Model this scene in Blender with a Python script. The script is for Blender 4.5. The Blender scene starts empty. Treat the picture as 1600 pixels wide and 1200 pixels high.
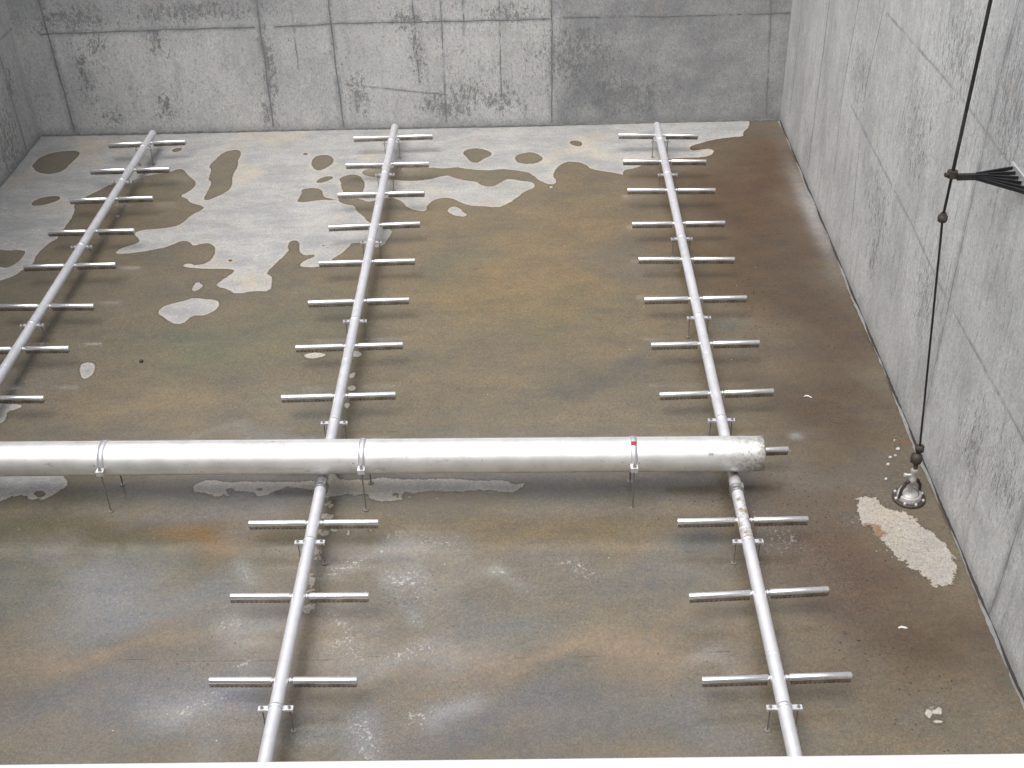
import bpy, bmesh, math, random
import numpy as np
from mathutils import Vector, Matrix
random.seed(4)
C = bpy.context.scene
# ------------------------------------------------------------------ camera
cam_d = bpy.data.cameras.new('camera'); cam = bpy.data.objects.new('camera', cam_d)
C.collection.objects.link(cam); C.camera = cam
cam_d.sensor_width = 36; cam_d.lens = 43.029; cam_d.clip_start = .05; cam_d.clip_end = 500
RX, DN, FW = Vector((0.999652, 0.006839, -0.025462)), Vector((-0.017045, -0.56915, -0.822057)), Vector((-0.020114, 0.822206, -0.568835))
M = Matrix((( RX.x, -DN.x, -FW.x), (RX.y, -DN.y, -FW.y), (RX.z, -DN.z, -FW.z))).to_4x4()
M.translation = Vector((-1.617388, -4.658583, 6.320953))
cam.matrix_world = M
# ------------------------------------------------------------------ overcast daylight
W = bpy.data.worlds.new('World'); C.world = W; W.use_nodes = True
nt = W.node_tree; bgn = nt.nodes['Background']
sky = nt.nodes.new('ShaderNodeTexSky'); sky.sky_type = 'NISHITA'; sky.sun_disc = False
SUN_EL, SUN_AZ = math.radians(69), math.radians(230)
sky.sun_elevation = SUN_EL; sky.sun_rotation = SUN_AZ; sky.dust_density = 3.0; sky.air_density = 1.0
hs = nt.nodes.new('ShaderNodeHueSaturation'); hs.inputs['Saturation'].default_value = .22
nt.links.new(sky.outputs[0], hs.inputs['Color']); nt.links.new(hs.outputs[0], bgn.inputs['Color'])
bgn.inputs['Strength'].default_value = .15
sl = bpy.data.lights.new('sun', 'SUN'); sl.energy = 1.2; sl.angle = math.radians(42); sl.color = (1, .97, .93)
so = bpy.data.objects.new('sun', sl); C.collection.objects.link(so)
so.rotation_euler = Vector((math.sin(SUN_AZ)*math.cos(SUN_EL), math.cos(SUN_AZ)*math.cos(SUN_EL), math.sin(SUN_EL))).to_track_quat('Z', 'Y').to_euler()
C.view_settings.view_transform = 'Standard'; C.view_settings.look = 'None'
C.view_settings.gamma = 1; C.view_settings.use_curve_mapping = False
C.view_settings.exposure = .84
C.render.engine = 'CYCLES'
# ------------------------------------------------------------------ surveyed data, metres on the floor / wall planes
GRIT = [(0.59,2.73,0.55,0.48),(1.07,0.92,0.13,0.08),(0.77,0.9,0.17,0.17),(0.5,2.28,0.34,0.44),(0.94,2.13,0.14,0.43),(1.47,3.44,0.21,0.26),(0.57,1.3,0.35,0.37),(-0.3,2.82,0.3,0.11),(1.12,4.0,0.33,0.49),(0.56,5.74,0.38,1.04),(0.79,0.63,0.24,0.16),(-5.28,4.9,0.18,0.13),(-2.66,1.73,0.09,0.07)]
DRY = [[(-9.223,8.777),(-9.342,11.173),(1.228,10.589),(1.173,10.168),(1.062,10.03),(1.066,9.888),(0.878,9.878),(0.625,9.791),(0.409,9.664),(0.329,9.59),(0.35,9.493),(0.447,9.507),(0.596,9.557),(0.634,9.421),(0.508,9.294),(0.17,9.292),(-0.228,9.218),(-0.31,9.074),(-0.439,9.007),(-0.517,8.993),(-0.544,8.832),(-0.571,8.887),(-0.925,9.031),(-0.966,9.161),(-1.065,9.241),(-1.182,9.265),(-1.286,9.177),(-1.36,8.997),(-1.379,8.853),(-1.336,8.727),(-1.368,8.623),(-1.444,8.644),(-1.557,8.755),(-1.609,8.882),(-1.678,8.976),(-1.825,9.038),(-1.997,9.083),(-2.191,9.037),(-2.506,9.126),(-2.523,9.163),(-2.693,9.116),(-2.892,9.163),(-3.247,9.18),(-3.638,9.162),(-3.713,9.055),(-3.639,8.943),(-3.414,8.861),(-3.121,8.776),(-2.892,8.8),(-2.668,8.933),(-2.588,8.875),(-2.469,8.78),(-2.291,8.737),(-2.234,8.629),(-2.119,8.589),(-2.044,8.637),(-1.947,8.791),(-1.87,8.788),(-1.778,8.748),(-1.633,8.706),(-1.596,8.634),(-1.612,8.53),(-1.703,8.483),(-1.822,8.268),(-1.932,8.124),(-2.027,8.046),(-2.19,8.086),(-2.375,8.111),(-2.483,8.215),(-2.561,8.302),(-2.69,8.324),(-2.797,8.245),(-2.848,8.115),(-2.846,7.969),(-2.966,8.006),(-3.067,8.076),(-3.156,8.261),(-3.252,8.333),(-3.365,8.338),(-3.471,8.276),(-3.543,8.245),(-3.65,8.334),(-3.744,8.372),(-3.914,8.346),(-3.891,8.278),(-3.798,8.19),(-3.682,8.152),(-3.662,8.037),(-3.566,7.903),(-3.5,7.758),(-3.41,7.66),(-3.184,7.542),(-3.223,7.347),(-3.259,7.2),(-3.322,7.129),(-3.381,7.161),(-3.46,7.238),(-3.617,7.259),(-3.642,7.171),(-3.695,7.028),(-3.807,6.876),(-3.796,6.791),(-3.917,6.726),(-4.068,6.732),(-4.129,6.776),(-4.089,6.873),(-3.971,6.967),(-4.005,7.012),(-4.106,6.987),(-4.177,7.091),(-4.191,7.282),(-4.26,7.36),(-4.317,7.317),(-4.317,7.184),(-4.285,7.11),(-4.38,6.842),(-4.459,6.623),(-4.377,6.538),(-4.359,6.43),(-4.345,6.232),(-4.494,6.251),(-4.702,6.193),(-4.787,6.287),(-4.937,6.372),(-4.92,6.451),(-4.828,6.596),(-4.798,6.691),(-4.855,6.735),(-5.186,6.747),(-5.376,6.797),(-5.382,6.853),(-5.316,6.864),(-5.237,6.819),(-5.141,6.857),(-5.084,7.012),(-5.109,7.201),(-5.181,7.308),(-5.277,7.327),(-5.368,7.256),(-5.435,7.363),(-5.521,7.396),(-5.608,7.31),(-5.694,7.225),(-6.052,7.108),(-6.215,7.114),(-6.159,7.244),(-6.007,7.341),(-6.002,7.431),(-6.095,7.542),(-6.101,7.619),(-6.017,7.662),(-5.757,7.697),(-5.628,7.77),(-5.568,7.99),(-5.454,8.148),(-5.457,8.231),(-5.643,8.323),(-5.708,8.444),(-5.816,8.517),(-5.724,8.616),(-5.674,8.807),(-5.729,8.952),(-5.837,9.084),(-5.936,9.273),(-6.021,9.296),(-6.091,9.188),(-6.317,9.144),(-6.439,9.004),(-6.722,8.891),(-6.829,8.719),(-6.935,8.551),(-7.022,8.334),(-6.956,8.165),(-6.934,7.921),(-6.949,7.732),(-6.935,7.5),(-7.015,7.368),(-7.067,7.09),(-7.024,6.917),(-7.098,6.807),(-7.135,6.67),(-7.265,6.552),(-7.623,6.418),(-8.131,6.175)],[(-5.418,5.889),(-5.363,5.997),(-5.17,6.085),(-5.115,6.131),(-4.959,6.093),(-4.856,6.074),(-4.812,5.977),(-4.843,5.854),(-4.937,5.765),(-5.039,5.79),(-5.082,5.694),(-5.113,5.619),(-5.227,5.632),(-5.319,5.747),(-5.399,5.811)],[(-5.175,6.328),(-5.153,6.493),(-5.113,6.425),(-5.06,6.373),(-5.114,6.277),(-5.159,6.255)],[(-2.617,7.995),(-2.548,8.106),(-2.472,8.049),(-2.412,7.925),(-2.364,7.863),(-2.426,7.826),(-2.537,7.871)],[(-5.916,4.891),(-5.889,4.953),(-5.794,4.942),(-5.759,4.833),(-5.754,4.726),(-5.81,4.662),(-5.876,4.756)],[(-6.585,4.302),(-6.379,4.296),(-6.271,4.281),(-6.247,4.243),(-6.315,4.196),(-6.362,4.185),(-6.335,4.088),(-6.344,3.992),(-6.465,3.972)],[(-3.841,5.031),(-3.716,5.069),(-3.606,5.037),(-3.629,4.988),(-3.762,4.96)],[(-3.374,5.071),(-3.306,5.083),(-3.26,5.012),(-3.293,4.967),(-3.373,5.002)],[(-3.356,4.666),(-3.299,4.743),(-3.288,4.651),(-3.328,4.613)],[(-3.342,4.484),(-3.303,4.522),(-3.253,4.469),(-3.277,4.419),(-3.329,4.433)],[(-3.346,4.209),(-3.308,4.25),(-3.273,4.195),(-3.316,4.135)],[(-6.52,3.517),(-5.717,3.41),(-5.453,3.132),(-5.567,3.02),(-5.57,2.964),(-5.72,2.927),(-5.795,2.993),(-5.882,3.003),(-5.981,2.925),(-6.28,2.884)],[(-4.44,3.056),(-4.425,3.114),(-4.335,3.169),(-4.196,3.123),(-4.013,3.133),(-3.735,3.126),(-3.532,3.121),(-3.46,3.134),(-3.367,3.131),(-3.358,3.204),(-3.286,3.223),(-3.269,3.158),(-3.164,3.126),(-3.092,3.139),(-2.962,3.136),(-2.91,3.164),(-2.723,3.13),(-2.539,3.126),(-2.356,3.136),(-2.171,3.102),(-1.988,3.098),(-1.86,3.08),(-1.805,3.036),(-1.723,3.063),(-1.75,3.006),(-1.822,2.937),(-1.931,2.968),(-2.076,2.986),(-2.292,2.957),(-2.494,2.996),(-2.636,2.957),(-2.65,2.901),(-2.755,2.862),(-2.954,2.866),(-2.982,2.965),(-3.144,2.955),(-3.253,2.957),(-3.286,2.93),(-3.306,2.875),(-3.348,2.917),(-3.443,3.018),(-3.556,3.035),(-3.647,3.037),(-3.753,3.012),(-3.801,2.97),(-3.887,2.944),(-3.916,3.001),(-4.007,3.003),(-4.084,3.019),(-4.109,2.963),(-4.204,2.98),(-4.195,2.937),(-4.253,2.953),(-4.335,2.997),(-4.429,3.008)],[(-3.286,2.846),(-3.286,2.822),(-3.288,2.8),(-3.294,2.782),(-3.305,2.79),(-3.314,2.804),(-3.322,2.821),(-3.33,2.847),(-3.331,2.873),(-3.329,2.9),(-3.32,2.901),(-3.31,2.901),(-3.299,2.894),(-3.293,2.873)],[(-3.26,2.688),(-3.263,2.673),(-3.278,2.661),(-3.294,2.656),(-3.314,2.658),(-3.336,2.66),(-3.35,2.676),(-3.357,2.69),(-3.349,2.704),(-3.342,2.718),(-3.323,2.72),(-3.304,2.726),(-3.282,2.716),(-3.272,2.704)],[(-3.22,2.502),(-3.221,2.489),(-3.24,2.483),(-3.265,2.478),(-3.295,2.478),(-3.326,2.482),(-3.347,2.494),(-3.354,2.504),(-3.349,2.516),(-3.329,2.523),(-3.302,2.53),(-3.271,2.528),(-3.245,2.523),(-3.23,2.513)],[(-3.287,2.256),(-3.282,2.226),(-3.285,2.197),(-3.294,2.176),(-3.305,2.18),(-3.321,2.202),(-3.33,2.227),(-3.336,2.257),(-3.338,2.287),(-3.337,2.32),(-3.327,2.334),(-3.315,2.331),(-3.302,2.317),(-3.292,2.288)],[(-3.297,2.031),(-3.296,2.023),(-3.299,2.018),(-3.303,2.016),(-3.308,2.015),(-3.313,2.017),(-3.318,2.024),(-3.319,2.031),(-3.319,2.039),(-3.317,2.044),(-3.313,2.047),(-3.308,2.047),(-3.303,2.044),(-3.299,2.037)],[(-3.281,1.893),(-3.279,1.861),(-3.283,1.839),(-3.29,1.823),(-3.301,1.826),(-3.313,1.837),(-3.324,1.864),(-3.331,1.894),(-3.334,1.929),(-3.329,1.949),(-3.32,1.966),(-3.31,1.965),(-3.297,1.953),(-3.289,1.925)],[(-3.257,1.686),(-3.254,1.657),(-3.258,1.635),(-3.269,1.627),(-3.284,1.627),(-3.297,1.641),(-3.307,1.657),(-3.317,1.687),(-3.32,1.714),(-3.312,1.739),(-3.3,1.744),(-3.288,1.751),(-3.272,1.735),(-3.262,1.716)],[(-2.905,2.521),(-2.906,2.512),(-2.908,2.505),(-2.913,2.502),(-2.919,2.501),(-2.926,2.504),(-2.931,2.513),(-2.933,2.521),(-2.931,2.53),(-2.929,2.537),(-2.924,2.543),(-2.917,2.542),(-2.912,2.538),(-2.906,2.53)],[(-3.087,2.499),(-3.088,2.493),(-3.093,2.489),(-3.1,2.487),(-3.107,2.487),(-3.114,2.49),(-3.121,2.494),(-3.123,2.499),(-3.12,2.505),(-3.118,2.51),(-3.11,2.512),(-3.103,2.511),(-3.096,2.509),(-3.091,2.505)],[(0.872,2.754),(0.925,2.82),(0.973,2.84),(1.069,2.783),(1.086,2.715),(1.189,2.655),(1.264,2.612),(1.307,2.529),(1.351,2.416),(1.418,2.32),(1.46,2.211),(1.475,2.12),(1.446,2.001),(1.403,1.871),(1.351,1.829),(1.277,1.814),(1.238,1.817),(1.214,1.875),(1.168,1.926),(1.108,2.008),(1.072,2.106),(1.01,2.145),(1.022,2.236),(0.971,2.283),(0.974,2.361),(0.935,2.441),(0.932,2.473),(0.874,2.523),(0.891,2.67)],[(0.904,0.649),(0.9,0.632),(0.888,0.622),(0.875,0.609),(0.866,0.615),(0.859,0.622),(0.853,0.635),(0.855,0.65),(0.861,0.666),(0.874,0.682),(0.886,0.689),(0.896,0.684),(0.904,0.678),(0.905,0.665)],[(0.974,0.666),(0.965,0.651),(0.957,0.642),(0.945,0.635),(0.934,0.637),(0.926,0.64),(0.923,0.652),(0.922,0.667),(0.928,0.681),(0.94,0.691),(0.952,0.699),(0.962,0.697),(0.971,0.69),(0.976,0.679)],[(0.952,0.587),(0.949,0.58),(0.938,0.574),(0.923,0.571),(0.907,0.569),(0.892,0.573),(0.888,0.581),(0.882,0.588),(0.888,0.596),(0.902,0.603),(0.915,0.604),(0.931,0.604),(0.944,0.6),(0.951,0.595)],[(-1.384,8.557),(-1.388,8.545),(-1.395,8.538),(-1.403,8.532),(-1.414,8.531),(-1.424,8.538),(-1.429,8.546),(-1.43,8.559),(-1.427,8.571),(-1.421,8.579),(-1.413,8.584),(-1.402,8.582),(-1.392,8.576),(-1.387,8.569)],[(-6.385,8.01),(-6.384,7.997),(-6.388,7.987),(-6.397,7.976),(-6.411,7.981),(-6.424,7.988),(-6.435,7.998),(-6.444,8.012),(-6.446,8.027),(-6.44,8.037),(-6.428,8.043),(-6.415,8.044),(-6.401,8.034),(-6.388,8.024)]]
WET = [[(-7.902,9.468),(-7.877,9.731),(-7.755,9.863),(-7.564,9.913),(-7.438,9.906),(-7.375,9.78),(-7.422,9.516),(-7.437,9.304),(-7.562,9.194),(-7.739,9.249),(-7.835,9.37)],[(-7.552,8.358),(-7.502,8.525),(-7.349,8.587),(-7.256,8.565),(-7.226,8.47),(-7.333,8.356),(-7.47,8.312)],[(-6.238,9.895),(-6.117,9.949),(-6.091,9.863),(-6.155,9.802),(-6.21,9.819)],[(-5.646,9.334),(-5.605,9.522),(-5.538,9.785),(-5.385,9.842),(-5.296,9.749),(-5.306,9.483),(-5.264,9.315),(-5.289,9.04),(-5.218,8.724),(-5.289,8.553),(-5.444,8.381),(-5.507,8.392),(-5.501,8.649),(-5.499,8.87),(-5.571,8.963),(-5.574,9.228)],[(-7.513,7.254),(-7.41,7.213),(-7.348,7.24),(-7.223,7.213),(-7.193,7.15),(-7.202,6.97),(-7.273,6.821),(-7.371,6.853),(-7.538,6.93),(-7.644,7.223)],[(-4.369,9.46),(-4.328,9.593),(-4.168,9.604),(-4.087,9.447),(-4.106,9.282),(-4.222,9.117),(-4.309,9.176),(-4.363,9.342)],[(-4.239,8.81),(-4.179,8.942),(-4.048,8.981),(-4.031,8.881),(-4.174,8.763)],[(-4.386,8.321),(-4.349,8.51),(-4.384,8.62),(-4.236,8.656),(-4.134,8.608),(-4.092,8.434),(-4.045,8.369),(-3.908,8.329),(-3.905,8.299),(-4.077,8.328),(-4.15,8.31),(-4.35,8.265)],[(-3.968,8.887),(-3.891,8.973),(-3.817,9.006),(-3.715,8.965),(-3.637,8.782),(-3.619,8.606),(-3.643,8.478),(-3.705,8.353),(-3.735,8.292),(-3.848,8.297),(-3.867,8.531),(-3.912,8.663),(-3.916,8.773)],[(-2.507,9.584),(-2.421,9.711),(-2.28,9.718),(-2.126,9.589),(-2.134,9.469),(-2.241,9.379),(-2.287,9.263),(-2.387,9.292),(-2.431,9.436)],[(-1.489,9.371),(-1.513,9.294),(-1.576,9.229),(-1.638,9.215),(-1.717,9.218),(-1.783,9.237),(-1.826,9.309),(-1.843,9.389),(-1.824,9.459),(-1.783,9.518),(-1.711,9.544),(-1.638,9.567),(-1.563,9.512),(-1.521,9.448)],[(-1.167,9.872),(-1.039,9.897),(-0.98,9.8),(-1.009,9.69),(-1.12,9.745)],[(-4.864,6.914),(-4.865,6.901),(-4.868,6.89),(-4.878,6.884),(-4.891,6.887),(-4.904,6.893),(-4.915,6.903),(-4.916,6.916),(-4.916,6.929),(-4.913,6.94),(-4.902,6.944),(-4.889,6.943),(-4.878,6.939),(-4.867,6.926)],[(-4.861,6.914),(-4.863,6.902),(-4.871,6.894),(-4.879,6.887),(-4.891,6.886),(-4.905,6.893),(-4.914,6.903),(-4.917,6.916),(-4.919,6.927),(-4.911,6.938),(-4.903,6.945),(-4.89,6.944),(-4.879,6.938),(-4.868,6.925)],[(-4.441,9.642),(-4.444,9.624),(-4.452,9.613),(-4.463,9.604),(-4.479,9.608),(-4.493,9.612),(-4.503,9.627),(-4.514,9.646),(-4.51,9.661),(-4.5,9.673),(-4.489,9.679),(-4.473,9.68),(-4.459,9.671),(-4.449,9.659)],[(-3.897,7.207),(-3.898,7.197),(-3.904,7.19),(-3.91,7.185),(-3.92,7.187),(-3.929,7.19),(-3.936,7.2),(-3.939,7.209),(-3.939,7.218),(-3.935,7.226),(-3.927,7.231),(-3.917,7.23),(-3.908,7.225),(-3.902,7.217)],[(-2.645,2.943),(-2.644,2.923),(-2.654,2.905),(-2.67,2.897),(-2.685,2.899),(-2.701,2.904),(-2.713,2.925),(-2.72,2.945),(-2.718,2.964),(-2.705,2.981),(-2.692,2.987),(-2.677,2.993),(-2.662,2.977),(-2.647,2.962)],[(-2.732,2.931),(-2.735,2.914),(-2.741,2.901),(-2.752,2.898),(-2.764,2.896),(-2.776,2.904),(-2.784,2.918),(-2.791,2.932),(-2.786,2.946),(-2.781,2.963),(-2.77,2.967),(-2.758,2.964),(-2.747,2.962),(-2.74,2.948)],[(-4.083,3.005),(-4.085,2.983),(-4.092,2.967),(-4.104,2.957),(-4.118,2.955),(-4.138,2.972),(-4.15,2.987),(-4.154,3.007),(-4.158,3.029),(-4.151,3.041),(-4.138,3.054),(-4.122,3.05),(-4.108,3.041),(-4.091,3.027)],[(-5.628,3.009),(-5.632,2.987),(-5.637,2.972),(-5.653,2.959),(-5.676,2.96),(-5.699,2.973),(-5.718,2.989),(-5.733,3.012),(-5.735,3.034),(-5.729,3.052),(-5.708,3.058),(-5.687,3.06),(-5.664,3.047),(-5.645,3.031)],[(-3.621,3.045),(-3.624,3.038),(-3.63,3.032),(-3.64,3.028),(-3.651,3.029),(-3.663,3.034),(-3.669,3.039),(-3.673,3.047),(-3.674,3.053),(-3.668,3.061),(-3.658,3.064),(-3.645,3.063),(-3.633,3.058),(-3.628,3.053)],[(-3.865,3.028),(-3.865,3.022),(-3.869,3.015),(-3.877,3.012),(-3.885,3.011),(-3.893,3.016),(-3.898,3.023),(-3.901,3.029),(-3.902,3.037),(-3.899,3.042),(-3.891,3.044),(-3.882,3.044),(-3.874,3.042),(-3.87,3.035)]]
TINT = [(-1.51,7.01,1.58,1.76,(138,119,92),0.8),(0.67,7.83,0.78,2.55,(94,74,57),0.88),(1.11,5.84,0.57,2.11,(88,73,59),0.88),(-0.97,4.55,0.35,0.32,(92,92,90),0.5),(-0.6,4.75,0.24,0.24,(88,90,92),0.4),(-1.27,4.26,0.34,0.16,(98,96,92),0.4),(-0.52,6.55,0.47,0.56,(112,110,104),0.5),(-2.48,4.5,0.7,0.64,(122,112,92),0.6),(-1.92,6.08,0.78,0.53,(142,122,90),0.6),(-5.03,4.37,0.64,0.31,(148,130,104),0.6),(-4.73,5.16,0.93,0.35,(116,116,96),0.7),(-3.9,5.77,0.77,0.38,(114,112,94),0.6),(-2.41,6.91,0.41,0.59,(112,112,94),0.5),(-1.35,5.57,0.56,0.37,(114,110,90),0.6),(-6.18,4.5,0.36,0.65,(132,124,112),0.8),(-6.28,7.97,0.6,0.85,(124,108,84),0.6),(1.19,8.82,0.45,1.13,(96,74,57),0.85),(-5.32,2.48,1.66,0.24,(104,98,78),0.85),(-4.19,2.59,0.41,0.12,(136,102,66),0.6),(-4.88,1.84,0.95,0.34,(132,132,134),0.8),(-5.53,2.05,0.29,0.43,(112,108,92),0.6),(-3.74,2.9,0.62,0.2,(128,122,118),0.7),(-5.4,3.07,0.53,0.25,(112,104,84),0.5),(-3.92,0.7,0.72,0.33,(128,126,128),0.7),(-4.82,0.87,0.65,0.28,(112,108,110),0.6),(-3.75,0.59,0.25,0.27,(154,152,154),0.55),(-4.51,1.33,1.04,0.12,(146,128,108),0.6),(-3.76,1.41,0.27,0.25,(158,154,150),0.6),(-3.9,2.13,0.17,0.18,(150,149,144),0.5),(-2.59,2.13,0.53,0.2,(156,150,144),0.7),(-2.52,1.79,0.16,0.15,(158,156,154),0.5),(-1.87,2.06,0.11,0.1,(160,160,160),0.5),(-2.62,1.3,0.85,0.21,(156,147,139),0.7),(-1.25,1.13,1.0,0.13,(152,132,112),0.7),(-2.0,1.59,0.41,0.19,(124,122,118),0.7),(-1.65,0.61,0.99,0.27,(112,109,110),0.85),(-0.45,0.59,0.49,0.27,(122,118,114),0.7),(-2.15,0.8,0.17,0.1,(160,158,160),0.6),(-2.81,0.63,0.21,0.16,(146,144,144),0.6),(-0.88,1.96,0.61,0.28,(116,114,112),0.6),(-1.33,2.54,0.69,0.15,(128,112,88),0.6),(0.66,2.14,0.71,0.66,(90,70,57),0.88),(0.9,1.24,0.65,0.43,(88,73,60),0.88),(0.4,2.81,0.45,0.49,(100,88,75),0.8),(-0.38,2.23,0.19,0.14,(96,98,100),0.6),(-0.46,1.56,0.41,0.19,(132,120,104),0.7),(-0.4,1.11,0.15,0.07,(150,144,142),0.6),(0.93,3.91,0.6,0.69,(88,74,60),0.88),(-2.36,3.2,2.61,0.15,(126,120,118),0.7),(1.51,7.79,0.1,1.0,(172,168,168),0.75),(0.57,3.63,0.06,0.05,(165,162,160),0.6),(0.12,5.28,0.18,0.29,(110,110,102),0.5),(-2.9,3.38,1.07,0.22,(132,128,120),0.5),(-3.83,4.14,0.91,0.3,(128,122,108),0.5),(-4.48,2.76,0.72,0.13,(118,112,110),0.5),(-2.18,2.71,0.51,0.09,(112,104,92),0.5),(-0.8,2.92,0.61,0.16,(124,116,112),0.6),(-5.92,8.63,0.31,0.36,(112,104,82),0.4),(1.25,0.67,0.25,0.32,(110,100,88),0.7),(1.48,3.53,0.04,0.03,(140,78,60),0.5),(1.44,1.0,0.08,0.35,(98,88,78),0.5),(-4.14,3.68,1.43,0.09,(140,138,136),0.4)]  # wet floor colours; long pale streak beside the right wall is painted reflected light
SPECK = [(-2.5,1.79,0.21,0.19),(-1.87,2.08,0.19,0.15),(-2.21,2.23,0.29,0.13),(-2.37,0.83,0.3,0.17),(-2.81,0.63,0.38,0.21),(-1.44,2.22,0.24,0.09),(-3.89,2.09,0.15,0.18),(-3.88,1.44,0.18,0.19),(-3.77,1.02,0.26,0.14),(-3.73,0.59,0.29,0.27),(-3.17,1.36,0.23,0.15),(-2.72,1.36,0.45,0.18),(-2.61,2.35,0.29,0.15),(-2.88,2.07,0.29,0.21),(0.88,0.65,0.06,0.06),(0.35,2.28,0.43,0.44),(0.94,2.72,0.2,0.32)]
LAT = [((0.00444,-6.47517),[(-6.912,9.566,-5.951,9.615),(-6.913,8.798,-5.959,8.806),(-6.918,8.008,-5.966,8.031),(-6.917,7.225,-5.97,7.23),(-6.925,6.456,-5.965,6.474),(-6.927,5.663,-5.951,5.637),(-6.931,4.88,-5.964,4.876),(-6.934,4.098,-5.938,4.072),(-6.938,3.315,-5.983,3.335),(-6.941,2.533,-5.986,2.553),(-6.945,1.75,-5.99,1.77),(-6.948,0.968,-5.993,0.988)]),((-0.00453,-3.31376),[(-3.848,9.604,-2.852,9.631),(-3.85,8.811,-2.849,8.816),(-3.85,8.017,-2.85,8.021),(-3.848,7.215,-2.849,7.263),(-3.843,6.418,-2.845,6.433),(-3.841,5.622,-2.845,5.648),(-3.843,4.818,-2.843,4.84),(-3.844,4.02,-2.841,4.039),(-3.826,3.195,-2.83,3.215),(-3.823,2.364,-2.829,2.357),(-3.811,1.586,-2.821,1.574),(-3.798,0.814,-2.817,0.799)]),((0.00389,-0.09488),[(-0.557,9.53,0.42,9.459),(-0.554,8.758,0.429,8.709),(-0.556,7.981,0.434,7.936),(-0.566,7.151,0.434,7.138),(-0.558,6.37,0.422,6.332),(-0.565,5.566,0.43,5.566),(-0.567,4.755,0.426,4.766),(-0.564,3.963,0.424,3.991),(-0.576,3.147,0.404,3.174),(-0.581,2.314,0.4,2.321),(-0.583,1.525,0.4,1.575),(-0.585,0.764,0.388,0.791)])]
BSEAM = [([(-7.674,1.78),(-7.646,0.967),(-7.618,0.058)],2.4),([(-4.99,1.717),(-4.993,0.906),(-5.003,0.061)],2.4),([(-4.099,1.697),(-4.099,0.885),(-4.081,0.04)],2),([(-1.352,1.632),(-1.358,0.823),(-1.363,0.032)],1.8),([(-3.067,1.672),(-3.053,0.608)],1),([(-2.721,1.664),(-2.725,0.896),(-2.739,0.081)],0.8),([(-2.445,1.658),(-2.45,1.218)],1),([(-1.997,1.648),(-2.011,0.413)],0.7),([(1.341,1.57),(1.416,0.075)],0.8),([(-4.564,1.707),(-4.579,0.829)],0.7),([(-7.763,1.358),(-7.051,1.366),(-6.243,1.379),(-5.054,1.384)],1.6),([(-4.798,1.378),(-3.916,1.406),(-2.641,1.4),(-1.37,1.403)],1.3),([(-1.211,1.415),(0.134,1.4),(1.592,1.406)],0.8),([(-3.997,0.613),(-3.347,0.53),(-2.693,0.446)],0.4)]
RSEAM = [([(3.275,3.78),(3.338,3.197),(3.4,1.846),(3.45,0.06)],2.2),([(1.44,1.075),(1.459,0.493),(1.502,0.031)],3),([(9.813,1.745),(9.84,0.332)],0.8),([(8.471,2.162),(8.532,0.182)],1.1),([(7.261,2.539),(7.421,1.535),(7.323,0.687)],0.9),([(6.336,2.827),(6.574,1.93),(6.325,0.32)],0.7),([(7.006,1.564),(4.57,1.499),(3.453,1.417),(1.665,1.424)],0.9),([(6.256,2.738),(4.018,2.839),(2.571,2.827)],0.7)]
LSEAM = [([(9.836,1.278),(9.845,0.685),(9.872,0.021)],1.4)]
BPIT = [(-7.3,0.79,0.12,0.5),(-6.36,0.34,0.15,0.26),(-7.09,1.2,0.16,0.16),(-7.05,0.22,0.17,0.16),(-6.34,1.27,0.16,0.24),(-2.7,0.3,0.5,0.22),(-2.45,0.42,0.33,0.26),(-3.12,1.44,0.32,0.16),(-4.94,0.9,0.1,0.73),(-2.04,0.33,0.33,0.21),(-3.85,0.46,0.16,0.34),(-5.81,1.58,0.95,0.16),(-7.33,1.53,0.48,0.2),(-1.84,1.49,0.4,0.12),(-3.06,1.03,0.12,0.49),(-5.08,0.22,0.08,0.26),(-1.05,0.9,0.48,0.49),(-0.39,0.38,0.66,0.34)]
CHIP = [(1.376,3.419),(1.334,3.333),(1.286,3.309),(1.242,3.217),(1.181,3.029),(1.373,3.532)]

H = .216; YB = 10.396; XL = -8.087; YN = -4.25; TOP = 4.9
XR = lambda y: 1.5161 + .008107*y
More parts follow.
